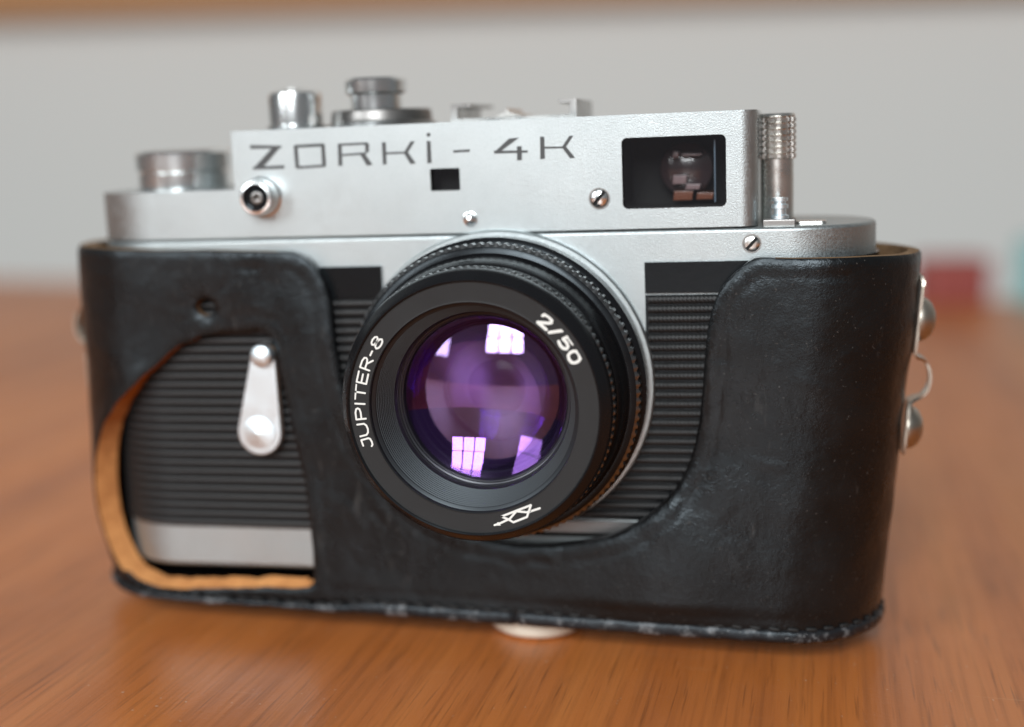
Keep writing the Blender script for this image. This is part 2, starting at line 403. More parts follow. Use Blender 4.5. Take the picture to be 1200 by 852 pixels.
# top cover: left shoulder + tall housing, joined and bevelled, windows cut
def temp(mb, mat):
    return mesh_obj('temp', mb.v, mb.f, mat)
def apply_mods(o):
    dg = bpy.context.evaluated_depsgraph_get(); me = bpy.data.meshes.new_from_object(o.evaluated_get(dg))
    old = o.data; o.modifiers.clear(); o.data = me; bpy.data.meshes.remove(old)
def boolean(o, c, op):
    md = o.modifiers.new('b', 'BOOLEAN'); md.object = c; md.operation = op; md.solver = 'EXACT'
    if op == 'DIFFERENCE': md.material_mode = 'TRANSFER'
    bpy.context.view_layer.update(); apply_mods(o); bpy.data.objects.remove(c)
sh = temp(rr_prism(-71, -30, 0, 30, (14.9, 0.05, 0.05, 14.9), [(20.75, 0), (29.3, 0)], 16), M['satin'])
hs = temp(rr_prism(-39.4, 51.4, 0, 29, (0.05, 2.6, 2.6, 0.05), [(20.75, 0), (39.5, 0)], 6), M['satin'])
boolean(sh, hs, 'UNION')
bm = bmesh.new(); bm.from_mesh(sh.data); bmesh.ops.remove_doubles(bm, verts=bm.verts, dist=1e-7)
bmesh.ops.dissolve_limit(bm, angle_limit=math.radians(1), verts=bm.verts, edges=bm.edges); bm.to_mesh(sh.data); bm.free()
md = sh.modifiers.new('bv', 'BEVEL'); md.width = 0.9*MM; md.segments = 4; md.limit_method = 'ANGLE'; md.angle_limit = math.radians(50); md.harden_normals = False
apply_mods(sh)
sh.data.materials.clear(); sh.data.materials.append(M['satin'])
def rz_rect(pxs, Y=0, r=0.8, n=5, grow=0.0):
    q = [on_y(*p, Y) for p in pxs]; x0 = (q[0][0]+q[3][0])/2; x1 = (q[1][0]+q[2][0])/2; z1 = (q[0][1]+q[1][1])/2; z0 = (q[2][1]+q[3][1])/2
    return x0-grow, x1+grow, z0-grow, z1+grow, rrect(x0-grow, x1+grow, z0-grow, z1+grow, (r,)*4, n)
VF = rz_rect([(727, 162), (851, 157), (851, 242), (731, 245)], 0, 0.9)
RF = rz_rect([(504, 198), (539, 196.5), (539, 223), (505, 224)], 0, 0.25)
cut = extr_y(VF[4], -3, 15); boolean(sh, temp(cut, M['flat_black']), 'DIFFERENCE')
cut = extr_y(RF[4], -3, 6); boolean(sh, temp(cut, M['flat_black']), 'DIFFERENCE')
sh.name = 'top_cover'
me = sh.data
co = np.empty(len(me.vertices)*3); me.vertices.foreach_get('co', co); co = co.reshape(-1, 3)-np.array(BASE)*MM
me.vertices.foreach_set('co', co.ravel()); me.update()
me.polygons.foreach_set('use_smooth', [True]*len(me.polygons)); me.set_sharp_from_angle(angle=math.radians(30))
w_ = sh.modifiers.new('face_weighted_normals', 'WEIGHTED_NORMAL'); w_.keep_sharp = True
sh.parent = CAMO; sh.name = 'top_cover'; TOP = sh
tag(TOP, 'satin silver top cover with engraved lettering and viewfinder window')
# viewfinder interior and panes
vw = part('viewfinder_window', extr_y(rrect(VF[0]-.2, VF[1]+.2, VF[2]-.2, VF[3]+.2, (0.9,)*4, 5), 1.0, 1.5), M['pane'], TOP)
part('rangefinder_window', extr_y(rrect(RF[0]-.1, RF[1]+.1, RF[2]-.1, RF[3]+.1, (0.25,)*4, 4), 0.9, 1.3), M['pane'], TOP)
xm = VF[0]
ey = part('eyepiece', lathe([(0.01, 9.6), (1.5, 9.65), (3.0, 9.9), (4.4, 10.4), (4.8, 11.5), (4.8, 14.9)], 40, 'y', (xm+9.8, (VF[2]+VF[3])/2+0.3)), M['eye_glass'], TOP)
for (ax0, ax1, az0, az1, yy, mk) in ((7.6, 9.9, 3.6, 5.0, 7.5, 'prism_light'), (9.8, 12.2, 2.6, 3.5, 7.0, 'prism_light'), (7.8, 11.0, 0.9, 2.4, 6.0, 'prism'), (11.6, 14.4, 0.9, 2.0, 7.0, 'prism'), (7.6, 8.6, 8.0, 9.0, 8.0, 'prism_light'), (9.2, 12.4, 8.2, 8.6, 8.0, 'prism_light')):
    part('prism_block', extr_yb([(xm+ax0, VF[2]+az0), (xm+ax1, VF[2]+az0), (xm+ax1+.2, VF[2]+az1), (xm+ax0+.2, VF[2]+az1+.1)], yy, 14.9, 0.15), M[mk], TOP)
part('prism_edge', box(xm+14.9, xm+15.15, 3, 14.8, VF[2]+0.6, VF[3]-0.8), M['prism_blue'], TOP)

# engraved lettering, traced in photo pixels and laid on the cover's front
def A(x, y): return (280+x/6, 140+y/6)
def B(x, y): return (470+x/5.4545, 140+y/5.4545)
LET = [
 ('Z', A, [[(78, 180), (300, 184), (298, 203), (80, 207)], [(240, 192), (300, 186), (168, 340), (98, 346)], [(98, 333), (320, 322), (318, 346), (100, 353)]]),
 ('O', A, [[(385, 186), (398, 178), (590, 168), (602, 176), (603, 190), (412, 200)], [(384, 184), (412, 184), (424, 340), (398, 342)], [(577, 172), (603, 174), (614, 326), (586, 330)], [(400, 330), (612, 316), (606, 334), (410, 347)]]),
 ('R', A, [[(695, 172), (722, 171), (728, 325), (700, 328)], [(697, 170), (905, 160), (912, 176), (700, 186)], [(886, 164), (915, 172), (915, 225), (890, 242)], [(720, 244), (897, 230), (890, 247), (722, 258)], [(852, 246), (885, 240), (940, 318), (900, 325)]]),
 ('K', A, [[(1005, 160), (1033, 160), (1039, 315), (1012, 318)], [(1035, 231), (1182, 226), (1182, 240), (1036, 246)], [(1158, 234), (1208, 153), (1237, 153), (1184, 240)], [(1156, 232), (1188, 230), (1244, 308), (1207, 314)]]),
 ('i', B, [[(163, 93), (170, 86), (182, 86), (188, 93), (188, 104), (181, 110), (170, 110), (163, 104)], [(164, 138), (188, 138), (196, 278), (168, 281)]]),
 ('dash', B, [[(332, 197), (440, 191), (440, 206), (336, 213)]]),
 ('4', B, [[(690, 122), (757, 115), (634, 207), (592, 212)], [(592, 200), (810, 197), (810, 212), (598, 219)], [(740, 172), (771, 171), (773, 260), (742, 262)]]),
 ('K', B, [[(888, 110), (916, 109), (920, 252), (890, 255)], [(917, 174), (1042, 172), (1042, 185), (917, 187)], [(1028, 176), (1076, 104), (1102, 103), (1052, 180)], [(1028, 178), (1056, 175), (1113, 245), (1081, 249)]]),
]
for name, fn, polys in LET:
    mb = MB()
    for i, pl in enumerate(polys):
        mb2 = extr_y([on_y(*fn(*p)) for p in pl], -0.03-0.006*i, 0.2); mb.add(mb2.v, mb2.f)
    part('engraved_letter', mb, M['letter'], TOP, None)

# screws and sockets on the front
def slotted(x, z, r, y, ang, dome, mat, parent, name='screw'):
    mb = MB()
    for s in (0, 1):
        a0 = ang+s*PI; w = 0.2
        t = np.linspace(math.asin(w), PI-math.asin(w), 13)
        rings = []
        for q, yy in ((1.0, y+0.6), (1.0, y), (0.85, y-dome*0.6), (0.5, y-dome)):
            rings.append(len(mb.v))
            for a in t: 
                u = r*q*math.cos(a); v_ = max(r*q*math.sin(a), r*w)
                mb.v.append((x+u*math.cos(a0)-v_*math.sin(a0), yy, z+u*math.sin(a0)+v_*math.cos(a0)))
        n = len(t)
        for a, b in zip(rings[:-1], rings[1:]):
            for k in range(n): mb.f.append((a+k, a+(k+1) % n, b+(k+1) % n, b+k))
        mb.f.append(tuple(range(rings[-1], rings[-1]+n)))
    mb.m = [0]*len(mb.f)
    o = part(name, mb, mat, parent, 30)
    part('rim', lathe([(0.02, y+0.02-dome*0.2), (r*0.98, y+0.02-dome*0.2)], 28, 'y', (x, z)), M['flat_black'], o, None)
    part('rim', lathe([(r+0.22, y+0.4), (r+0.22, y-0.02), (r+0.02, y-0.02), (r+0.02, y+0.4)], 28, 'y', (x, z)), M['dark_steel'], o)
x, z = on_y(702, 232.5, -0.4); slotted(x, z, 1.55, -0.2, math.radians(50), 0.7, M['chrome'], TOP)
x, z = on_y(881, 285.5, 0); slotted(x, z, 1.35, 0.0, math.radians(48), 0.25, M['steel'], shell)
x, z = on_y(550.5, 257, -0.3)
part('rivet', lathe([(1.25, 0.2), (1.25, -0.15), (1.1, -0.2), (0.95, -0.7), (0.55, -1.0), (0.01, -1.1)], 28, 'y', (x, z)), M['chrome'], TOP)
x, z = on_y(299, 232, -3.5)
sk = part('flash_socket', lathe([(3.6, 0.3), (3.6, -0.3), (3.3, -0.5), (3.2, -3.0), (2.9, -3.5), (2.35, -3.6), (2.2, -3.3), (2.15, -0.8), (0.01, -0.8)], 48, 'y', (x, z)), M['chrome'], TOP)
part('insulator', lathe([(2.12, -0.85), (2.12, -2.7), (1.15, -2.75), (1.1, -1.2)], 40, 'y', (x, z)), M['panel_black'], sk)
part('contact_tube', lathe([(1.05, -0.9), (1.05, -2.9), (0.75, -2.95), (0.7, -1.6), (0.01, -1.6)], 32, 'y', (x, z)), M['dark_steel'], sk)

# controls on top
def kn(N, d): return lambda k, i: (d if k % 2 else 0)
wk = part('winding_knob', lathe([(8.6, 29.0), (8.6, 32.4), (8.1, 32.7), (8.1, 33.0)], 72, 'z', (-56, 15)), M['chrome'])
NK = 120
part('knurled_rim', lathe([(8.1, 32.95), (8.8, 33.1), (8.8, 36.0), (8.4, 36.5), (7.0, 36.6)], NK, 'z', (-56, 15), lambda k, i: (0.07 if (k % 2 and i in (1, 2)) else 0)), M['chrome'], wk, 25)
part('top_disc', lathe([(7.0, 36.55), (6.6, 36.2), (0.01, 36.2)], 48, 'z', (-56, 15)), M['steel'], wk)
rb = part('release_button', lathe([(5.6, 39.3), (5.6, 40.2), (5.0, 40.4), (5.0, 45.2), (4.6, 46.2), (3.4, 46.8)], 56, 'z', (-32.4, 14)), M['chrome'])
part('button', lathe([(3.4, 46.7), (3.0, 46.2), (2.4, 46.2), (2.3, 46.9), (0.01, 46.7)], 40, 'z', (-32.4, 14)), M['chrome'], rb)
ds = part('speed_dial', lathe([(8.2, 39.3), (8.2, 40.2), (7.2, 40.8), (5.2, 41.4), (4.7, 42.0), (4.7, 45.2)], 64, 'z', (-16.8, 14)), M['chrome'])
part('knurled_rim', lathe([(4.7, 45.1), (5.45, 45.6), (5.5, 47.6), (5.1, 48.1), (0.01, 48.0)], 72, 'z', (-16.8, 14), lambda k, i: (0.07 if (k % 2 and i in (1, 2)) else 0)), M['chrome'], ds, 25)
pl = part('dial_plate', lathe([(10.6, 39.3), (10.2, 39.7), (9.3, 40.4), (9.1, 42.2), (8.8, 42.5), (8.3, 42.5), (8.2, 40.0)], 64, 'z', (-16.6, 16)), M['dark_steel'])
# accessory shoe
prof = [(-1.2, 39.4), (21.0, 39.4), (21.0, 42.7), (17.8, 42.7), (17.8, 42.1), (19.8, 42.1), (19.8, 40.1), (0.0, 40.1), (0.0, 42.1), (2.4, 42.1), (2.4, 42.7), (-1.2, 42.7)]
sho = part('accessory_shoe', extr_y(prof, 7, 25), M['shoe'])
part('shoe_spring', extr_y([(6.2, 40.2), (11.4, 40.2), (9.0, 40.9), (8.4, 41.7), (8.0, 40.9)], 9, 21), M['steel'], sho)
# rewind knob with square-knurled grip
cxk, cyk = 54.5, 10.5
rk = part('rewind_knob', lathe([(2.75, 20.5), (2.75, 31.3), (2.95, 31.5)], 48, 'z', (cxk, cyk)), M['steel'])
mb = MB(); NA, NZ = 19, 7; zz0, zz1 = 31.3, 38.3
for i in range(NZ):
    for k in range(NA):
        a0, a1 = 2*PI*k/NA, 2*PI*(k+1)/NA; h0, h1 = zz0+(zz1-zz0)*i/NZ, zz0+(zz1-zz0)*(i+1)/NZ
        da, dh = (a1-a0)*.24, (h1-h0)*.24
        q = [(2.85, a0, h0), (2.85, a1, h0), (2.85, a1, h1), (2.85, a0, h1), (3.2, a0+da, h0+dh), (3.2, a1-da, h0+dh), (3.2, a1-da, h1-dh), (3.2, a0+da, h1-dh)]
        mb.add([(cxk+r*math.cos(a), cyk+r*math.sin(a), h) for r, a, h in q], [(4, 5, 6, 7), (0, 1, 5, 4), (1, 2, 6, 5), (2, 3, 7, 6), (3, 0, 4, 7)])
c2 = lathe([(2.85, zz1), (3.05, zz1+.15), (2.8, zz1+.55), (0.01, zz1+.6)], 48, 'z', (cxk, cyk)); mb.add(c2.v, c2.f)
part('knurled_grip', mb, M['steel'], rk, None)
lug = part('catch_plate', rr_prism(52.2, 57.6, 1.6, 6.5, 0.3, bev(20.5, 21.7, 0, 0.25)), M['dark_steel'])
part('post', lathe([(1.45, 21.6), (1.45, 22.2), (1.0, 22.4), (1.0, 23.3), (1.35, 23.4), (1.35, 24.0), (0.95, 24.1), (0.95, 24.5), (1.3, 24.6), (1.3, 25.1), (0.01, 25.2)], 32, 'z', (55.0, 3.4)), M['bright'], lug)
part('catch_tongue', rr_prism(57.5, 62.5, 4.2, 7.5, 0.8, bev(20.5, 21.1, 0, 0.2)), M['steel'], lug)

# self-timer lever
def hull2(c1, r1, c2, r2, n=20):
    d = np.array(c2)-np.array(c1); L = np.hypot(*d); a = math.atan2(d[1], d[0]); b = math.acos((r1-r2)/L)
    return [(c1[0]+r1*math.cos(t), c1[1]+r1*math.sin(t)) for t in np.linspace(a+b, a+2*PI-b, n)]+[(c2[0]+r2*math.cos(t), c2[1]+r2*math.sin(t)) for t in np.linspace(a-b, a+b, n)]
lc = on_y(304, 507, -3.2); lt = on_y(308, 418, -3.2)
lv = part('self_timer_lever', extr_yb(hull2(lc, 4.15, lt, 2.3), -3.4, -1.8, 0.5), M['bright'])
part('finger_tip', lathe([(2.15, -1.6), (2.2, -3.5), (1.9, -4.4), (1.1, -4.9), (0.01, -5.0)], 32, 'y', (lt[0]+.05, lt[1]+.2)), M['bright'], lv)
part('pivot_screw', lathe([(3.0, -3.3), (2.9, -3.6), (1.2, -4.0), (0.01, -4.3)], 24, 'y', lc), M['bright'], lv, 15)
part('pivot_post', lathe([(2.4, 0.5), (2.4, -1.9)], 32, 'y', lc), M['steel'], lv)

# ------------------------------------------------------------------ the lens
LX, LZ = 7.836, -5.3
LC = (LX, LZ)
def lt_(name, prof, mat, parent=None, n=128, tooth=None, smooth=30): return part(name, lathe(prof, n, 'y', LC, tooth), mat, parent, smooth)
lt_('mount_flange', [(26.5, 0.2), (26.5, -1.2), (26.2, -1.6), (24.0, -1.7)], M['satin'], shell)
LENS = lt_('lens', [(24.2, -1.5), (25.5, -1.65), (25.6, -2.0), (25.6, -5.6), (25.2, -6.0), (24.7, -6.2), (24.7, -7.4)], M['black_metal'])
tag(LENS, 'black metal lens with white engraved lettering and violet glass')
NT = 440
lt_('focus_ring', [(24.6, -7.2), (24.75, -7.5), (24.75, -9.7), (24.4, -10.1)], M['worn_black'], LENS, NT, lambda k, i: (0.32 if (k % 4 in (0, 1) and i in (1, 2)) else 0), 20)
lt_('barrel', [(24.5, -10.0), (24.0, -10.3), (23.4, -10.4), (23.1, -10.8), (22.6, -14.0), (21.9, -15.0), (21.7, -17.6), (21.3, -17.8)], M['black_metal'], LENS)
lt_('aperture_ring', [(21.2, -17.6), (21.9, -18.0), (21.9, -19.4), (21.6, -19.8)], M['worn_black'], LENS, NT, lambda k, i: (0.30 if (k % 4 in (0, 1) and i in (1, 2)) else 0), 20)
fr = lt_('front_ring', [(21.7, -19.7), (22.0, -20.0), (22.0, -20.9), (21.6, -21.6), (20.9, -22.4), (20.6, -22.9), (20.35, -23.05), (20.15, -22.9)], M['black_metal'], LENS)
tr_ = lt_('name_ring', [(20.25, -22.95), (20.1, -22.6), (17.2, -22.45), (16.95, -22.5), (16.8, -22.3), (16.75, -21.6)], M['ring_black'], fr)
prof = [(16.8, -21.7), (16.3, -21.4)]
r_, y_ = 16.2, -21.3
for i in range(11):
    prof += [(r_, y_), (r_+0.10, y_+0.14), (r_+0.10, y_+0.34), (r_-0.14, y_+0.40)]; r_ -= 0.14; y_ += 0.45
prof += [(r_-0.05, y_), (r_-0.1, y_+0.5)]
lt_('threaded_bore', prof, M['bore_black'], LENS, 128, None, 20)
rb0, yb0 = r_-0.1, y_+0.4
M['ret'] = simple('dark_anodised_ring', (0.05, 0.052, 0.058), 0.32, 0.6)
lt_('retaining_ring', [(rb0+.02, yb0), (rb0-0.1, yb0+.8), (14.35, yb0+0.9), (14.25, yb0+1.3), (14.05, yb0+1.4), (13.95, yb0+1.8), (13.8, yb0+1.9), (13.75, yb0+2.6)], M['ret'], LENS, 128, None, 20)
yg = yb0+2.2; RG = 38.0
def dome(R_, rmax, y_rim, sgn, n=14):
    out = []; sag = R_-math.sqrt(R_*R_-rmax*rmax)
    for t in np.linspace(0.0008, 1, n):
        q = rmax*t; out.append((q, y_rim-sgn*(sag-(R_-math.sqrt(R_*R_-q*q)))))
    return out
fe = lt_('front_element', dome(RG, 13.85, yg, 1, 24), M['front_glass'], LENS, 96, None, 180)
lt_('rear_element', dome(30.0, 13.5, yg+0.5, -1, 20), M['rear_glass'], LENS, 96, None, 180)
lt_('inner_barrel', [(13.9, yg+0.1), (13.6, yg+0.6), (13.0, yg+2.0), (12.6, yg+2.2), (12.4, yg+3.6), (12.1, yg+3.8), (11.7, yg+6.5), (9.0, yg+7.5), (8.5, yg+11)], M['bore_black'], LENS, 96, None, 25)
lt_('iris', [(8.6, yg+8.6), (5.0, yg+8.8)], M['dark_steel'], LENS, 64)
lt_('back_element', dome(16.0, 8.6, yg+11.4, 1, 12)+[(8.6, yg+12)], M['eye_glass'], LENS, 64, None, 180)
dot = on_y(733, 514, -9.0)

# stroke lettering on the name ring
G = {
 'J': (0.62, [[(0.10, .18), (0.16, .04), (0.30, 0), (0.46, .06), (0.52, .22), (0.52, 1), (0.25, 1)]]),
 'U': (0.78, [[(0.08, 1), (0.08, .3), (0.18, .08), (0.36, 0), (0.54, .08), (0.64, .3), (0.64, 1)]]),
 'P': (0.72, [[(0.10, 0), (0.10, 1), (0.42, 1), (0.58, .9), (0.62, .74), (0.58, .56), (0.42, .46), (0.10, .46)]]),
 'I': (0.34, [[(0.12, 0), (0.12, 1)]]),
 'T': (0.70, [[(0.0, 1), (0.66, 1)], [(0.33, 1), (0.33, 0)]]),
 'E': (0.70, [[(0.60, 0), (0.10, 0), (0.10, 1), (0.60, 1)], [(0.10, .52), (0.52, .52)]]),
 'R': (0.76, [[(0.10, 0), (0.10, 1), (0.42, 1), (0.58, .9), (0.62, .74), (0.58, .58), (0.42, .48), (0.10, .48)], [(0.36, .48), (0.64, 0)]]),
 '-': (0.42, [[(0.06, .46), (0.28, .46)]]),
 '8': (0.74, [[(0.35, .53), (0.17, .62), (0.13, .78), (0.2, .94), (0.35, 1), (0.5, .94), (0.57, .78), (0.53, .62), (0.35, .53), (0.14, .42), (0.08, .24), (0.17, .06), (0.35, 0), (0.53, .06), (0.62, .24), (0.56, .42), (0.35, .53)]]),
 '2': (0.80, [[(0.08, .74), (0.12, .92), (0.32, 1), (0.54, .94), (0.6, .76), (0.52, .56), (0.08, 0), (0.64, 0)]]),
 '/': (0.62, [[(0.05, 0), (0.42, 1)]]),
 '5': (0.78, [[(0.56, 1), (0.16, 1), (0.11, .55), (0.34, .62), (0.54, .52), (0.6, .3), (0.5, .08), (0.3, 0), (0.08, .1)]]),
 '0': (0.78, [[(0.34, 0), (0.14, .1), (0.07, .35), (0.07, .65), (0.14, .9), (0.34, 1), (0.54, .9), (0.61, .65), (0.61, .35), (0.54, .1), (0.34, 0)]]),
}
def ribbon(mb, pts, w, y):
    """flat stroke with round joints and ends in the x-z plane at depth y (front)"""
    for i, ((x0, z0), (x1, z1)) in enumerate(zip(pts[:-1], pts[1:])):
        a = math.atan2(z1-z0, x1-x0); poly = [(x0+w*math.cos(t), z0+w*math.sin(t)) for t in np.linspace(a+PI/2, a+1.5*PI, 7)]+[(x1+w*math.cos(t), z1+w*math.sin(t)) for t in np.linspace(a-PI/2, a+PI/2, 7)]
        q = extr_y(poly, y-0.003*(i % 4), y+0.12); mb.add(q.v, q.f)
def ring_text(txt, r0, h, a_start, a_end, w, y):
    """letters clockwise, tops outward, angles in degrees clockwise from the top"""
    total = sum(G[c][0] for c in txt); u = 0
    for c in txt:
        mb = MB(); adv, strokes = G[c]
        for st in strokes:
            P = []
            for sx, sz in st:
                t = math.radians(a_start+(a_end-a_start)*(u+sx)/total); r = r0+h*sz
                P.append((LX+r*math.sin(t), LZ+r*math.cos(t)))
            ribbon(mb, P, w, y)
        u += adv
        part('engraved_letter', mb, M['white'], tr_, None)
yT = -22.56
def ring_angle(px, py):
    x, z = on_y(px, py, yT); return math.degrees(math.atan2(x-LX, z-LZ)), math.hypot(x-LX, z-LZ)
aJ, rJ = ring_angle(434, 526); a8, r8 = ring_angle(448, 396)
ring_text('JUPITER-8', 17.62, 1.62, aJ, a8+0.5, 0.145, yT)
a2, r2_ = ring_angle(629, 376); a0, r0_ = ring_angle(678, 428)
ring_text('2/50', 17.55, 1.75, a2, a0, 0.24, yT)
# maker's mark: prism with a light ray
def Lg(x, y): return on_y(560+x/12, 570+y/12, yT)
mb = MB()
for st in ([(235, 545), (300, 525), (450, 455), (540, 350), (700, 365), (870, 308)], [(330, 425), (745, 265), (690, 430), (500, 505), (440, 470), (330, 425)], [(700, 360), (735, 345)]):
    ribbon(mb, [Lg(*p) for p in st], 0.17, yT)
q = extr_y([Lg(225, 552), Lg(285, 500), Lg(325, 550)], yT-0.01, yT+0.1); mb.add(q.v, q.f)
part('engraved_emblem', mb, M['white'], tr_, None)

# ------------------------------------------------------------------ the leather half case
# case frame: x, y as above, z measured like the camera frame but level with the table
ZT, ZB = 17.5, -46.6; YF, YB = -3.2, 33.6; RC = (YB-YF)/2; YC = (YF+YB)/2; TH = 2.3
def sstep(t): t = min(max(t, 0), 1); return t*t*(3-2*t)
def half_l(z): return 77.8-RC-0.6*(ZT-z)/64-3.2*sstep((-26-z)/22)**1.3
def half_r(z): return 78.0-RC-4.2*(ZT-z)/65
def smap(s, z, off=0.0):
    """unrolled (s, z) -> point on the case wall, offset outward"""
    h = half_r(z) if s > 0 else half_l(z); sg = 1 if s > 0 else -1; a = abs(s)
    if a <= h: x, y, nx, ny = a, YF, 0.0, -1.0
    else:
        t = (a-h)/RC
        if t <= PI: nx, ny = math.sin(t), -math.cos(t); x, y = h+RC*nx, YC+RC*ny
        else: x, y, nx, ny = h-(a-h-PI*RC), YB, 0.0, 1.0
    return Vector((sg*(x+nx*off), y+ny*off, z)), Vector((sg*nx, ny, 0))
CC = np.array([CAMP[0]*CA-CAMP[2]*SA, CAMP[1], CAMP[0]*SA+CAMP[2]*CA])
def pix_case(px, py):
    d = ray(px, py); d = np.array([d[0]*CA-d[2]*SA, d[1], d[0]*SA+d[2]*CA])
    best = None
    for t in np.linspace(180, 275, 1400):
        p = CC+d*t; h = half_r(p[2]) if p[0] > 0 else half_l(p[2]); ax = abs(p[0])
        sd = (YF-p[1] if ax <= h else math.hypot(ax-h, p[1]-YC)-RC)
        if best is None or sd < best[0]: best = (sd, p, h)
        if sd <= 0: break
    sd, p, h = best; ax = abs(p[0]); sg = 1 if p[0] > 0 else -1
    s = ax if ax <= h else h+RC*math.atan2(ax-h, YC-p[1])
    return sg*s, float(p[2])
def spline(pts, step, closed=False):
    P = np.array(pts, float); n = len(P); out = []
    idx = range(n if closed else n-1)
    for i in idx:
        p0, p1, p2, p3 = (P[(i-1) % n], P[i], P[(i+1) % n], P[(i+2) % n]) if closed else (P[max(i-1, 0)], P[i], P[i+1], P[min(i+2, n-1)])
        k = max(1, int(np.hypot(*(p2-p1))/step))
        for t in np.arange(k)/k:
            out.append(.5*((2*p1)+(-p0+p2)*t+(2*p0-5*p1+4*p2-p3)*t*t+(-p0+3*p1-3*p2+p3)*t**3))
    if not closed: out.append(P[-1])
    return [tuple(map(float, q)) for q in out]
U_px = [(345, 297.5), (362, 308), (376, 328), (384, 352), (388, 385), (393, 420), (402, 460), (415, 500), (440, 545), (480, 590), (530, 622), (590, 637), (645, 638), (690, 633), (730, 621), (768, 597), (797, 565), (813, 525), (821, 480), (825, 430), (829, 390), (836, 358), (848, 334), (867, 315)]
Upts = [(-31.5, ZT), (-29.5, ZT)]+[pix_case(*p) for p in U_px]+[(50.5, ZT-0.2), (53, ZT)]
SM = 77.5-RC+PI*RC+50
top = [(float(s), ZT+0.25*noise.noise(Vector((s*.08, 3, 1)))) for s in np.arange(-SM, -31.6, 1.0)]
topr = [(float(s), ZT+0.25*noise.noise(Vector((s*.08, 3, 1)))) for s in np.arange(53.8, SM, 1.0)]
bot = [(float(s), ZB) for s in np.arange(SM, -SM, -1.4)]
outer = top+spline(Upts, 0.8)+topr+[(SM, ZT)]+[(SM, ZB)]+bot[1:]+[(-SM, ZB)]
nU0, nU1 = len(top), len(top)+len(spline(Upts, 0.8))
H_px = [(188, 424), (204, 409), (225, 398), (250, 391.5), (280, 388), (305, 389), (317, 396), (322, 410), (328, 440), (337, 480), (346, 520), (356, 565), (363, 610), (366, 650), (366.5, 683), (360, 689), (310, 689), (250, 690), (200, 690), (178, 686), (158, 677), (140, 655), (126, 622), (118, 585), (116, 545), (122, 505), (140, 472), (165, 444)]
hole = [(s+0.18*noise.noise(Vector((s*.4, z*.4, 0))), z+0.3*noise.noise(Vector((s*.35, z*.35, 5)))) for s, z in spline([pix_case(*p) for p in H_px], 0.8, True)]
hc = pix_case(239, 361)
dot_hole = [(hc[0]+1.75*math.cos(t), hc[1]+1.55*math.sin(t)) for t in np.linspace(0, 2*PI, 22, endpoint=False)]
loops = [outer, hole, dot_hole]
def inpoly(P, poly):
    poly = np.array(poly); x, y = P[:, 0], P[:, 1]; c = np.zeros(len(P), bool); j = len(poly)-1
    for i in range(len(poly)):
        xi, yi = poly[i]; xj, yj = poly[j]
        if yi != yj: c ^= ((yi > y) != (yj > y)) & (x < (xj-xi)*(y-yi)/(yj-yi)+xi)
        j = i
    return c
def bdist(P):
    D = np.full(len(P), 1e9)
    for lp in loops:
        L = np.array(lp); N = np.roll(L, -1, 0)
        for a, b in zip(L, N):
            ab = b-a; t = np.clip(((P-a)@ab)/max(ab@ab, 1e-12), 0, 1); D = np.minimum(D, np.hypot(*(P-(a+t[:, None]*ab)).T))
    return D
gx = np.concatenate([np.arange(-SM, -88, 3.0), np.arange(-88, 88, 0.72), np.arange(88, SM, 3.0)]); gz = np.arange(ZB, ZT, 0.72)
GP = np.stack(np.meshgrid(gx, gz), -1).reshape(-1, 2); GP = GP+rng.uniform(-.14, .14, GP.shape)
ok = inpoly(GP, outer) & ~inpoly(GP, hole) & ~inpoly(GP, dot_hole); GP = GP[ok]; GD = bdist(GP); GP = GP[GD > 0.85]
# an inner row that follows each edge closely
inn = []
for lp in loops:
    L = np.array(lp); T = np.roll(L, -1, 0)-np.roll(L, 1, 0); T /= np.linalg.norm(T, axis=1)[:, None]+1e-9; N = np.stack([-T[:, 1], T[:, 0]], 1)
    for d in (0.45, -0.45):
        Q = L+N*d; k = inpoly(Q, outer) & ~inpoly(Q, hole) & ~inpoly(Q, dot_hole); k &= bdist(Q) > 0.35; inn.append(Q[k])
V2 = []; E2 = []
for lp in loops:
    k = len(V2); V2 += [Vector(p) for p in lp]; E2 += [(k+i, k+(i+1) % len(lp)) for i in range(len(lp))]
nb = len(V2)
V2 += [Vector((float(p[0]), float(p[1]))) for p in np.concatenate(inn+[GP])]
ov, oe, of, orig, _, _ = delaunay_2d_cdt(V2, E2, [], 0, 1e-5)
OV = np.array([(v.x, v.y) for v in ov]); TR = np.array([f for f in of if len(f) == 3]); CEN = OV[TR].mean(1)
TR = TR[inpoly(CEN, outer) & ~inpoly(CEN, hole) & ~inpoly(CEN, dot_hole)]
DD = bdist(OV)
new_of = {}
for i, og in enumerate(orig):
    for k in og: new_of[k] = i
CB = Vector((0, 15, -OFFZ))        # case base on the table, in case-frame mm
CASE = empty('leather_camera_case', Vector((0, 15, 0))*MM)
tag(CASE, 'black leather half case with cut out front, stitched base and metal strap brackets', 'camera case')
CREASE = []
def crease(px, py, ln, ang, dep, wid=0.55):
    c_ = np.array(pix_case(px, py)); d_ = np.array([math.cos(ang), math.sin(ang)])*ln/2; CREASE.append((c_-d_, c_+d_, dep, wid))
for k in range(9):                            # puckers round the small hole
    t = k*2*PI/9+0.2; crease(239+34*math.cos(t), 361-30*math.sin(t), random.uniform(3, 6), t, random.uniform(.10, .22))
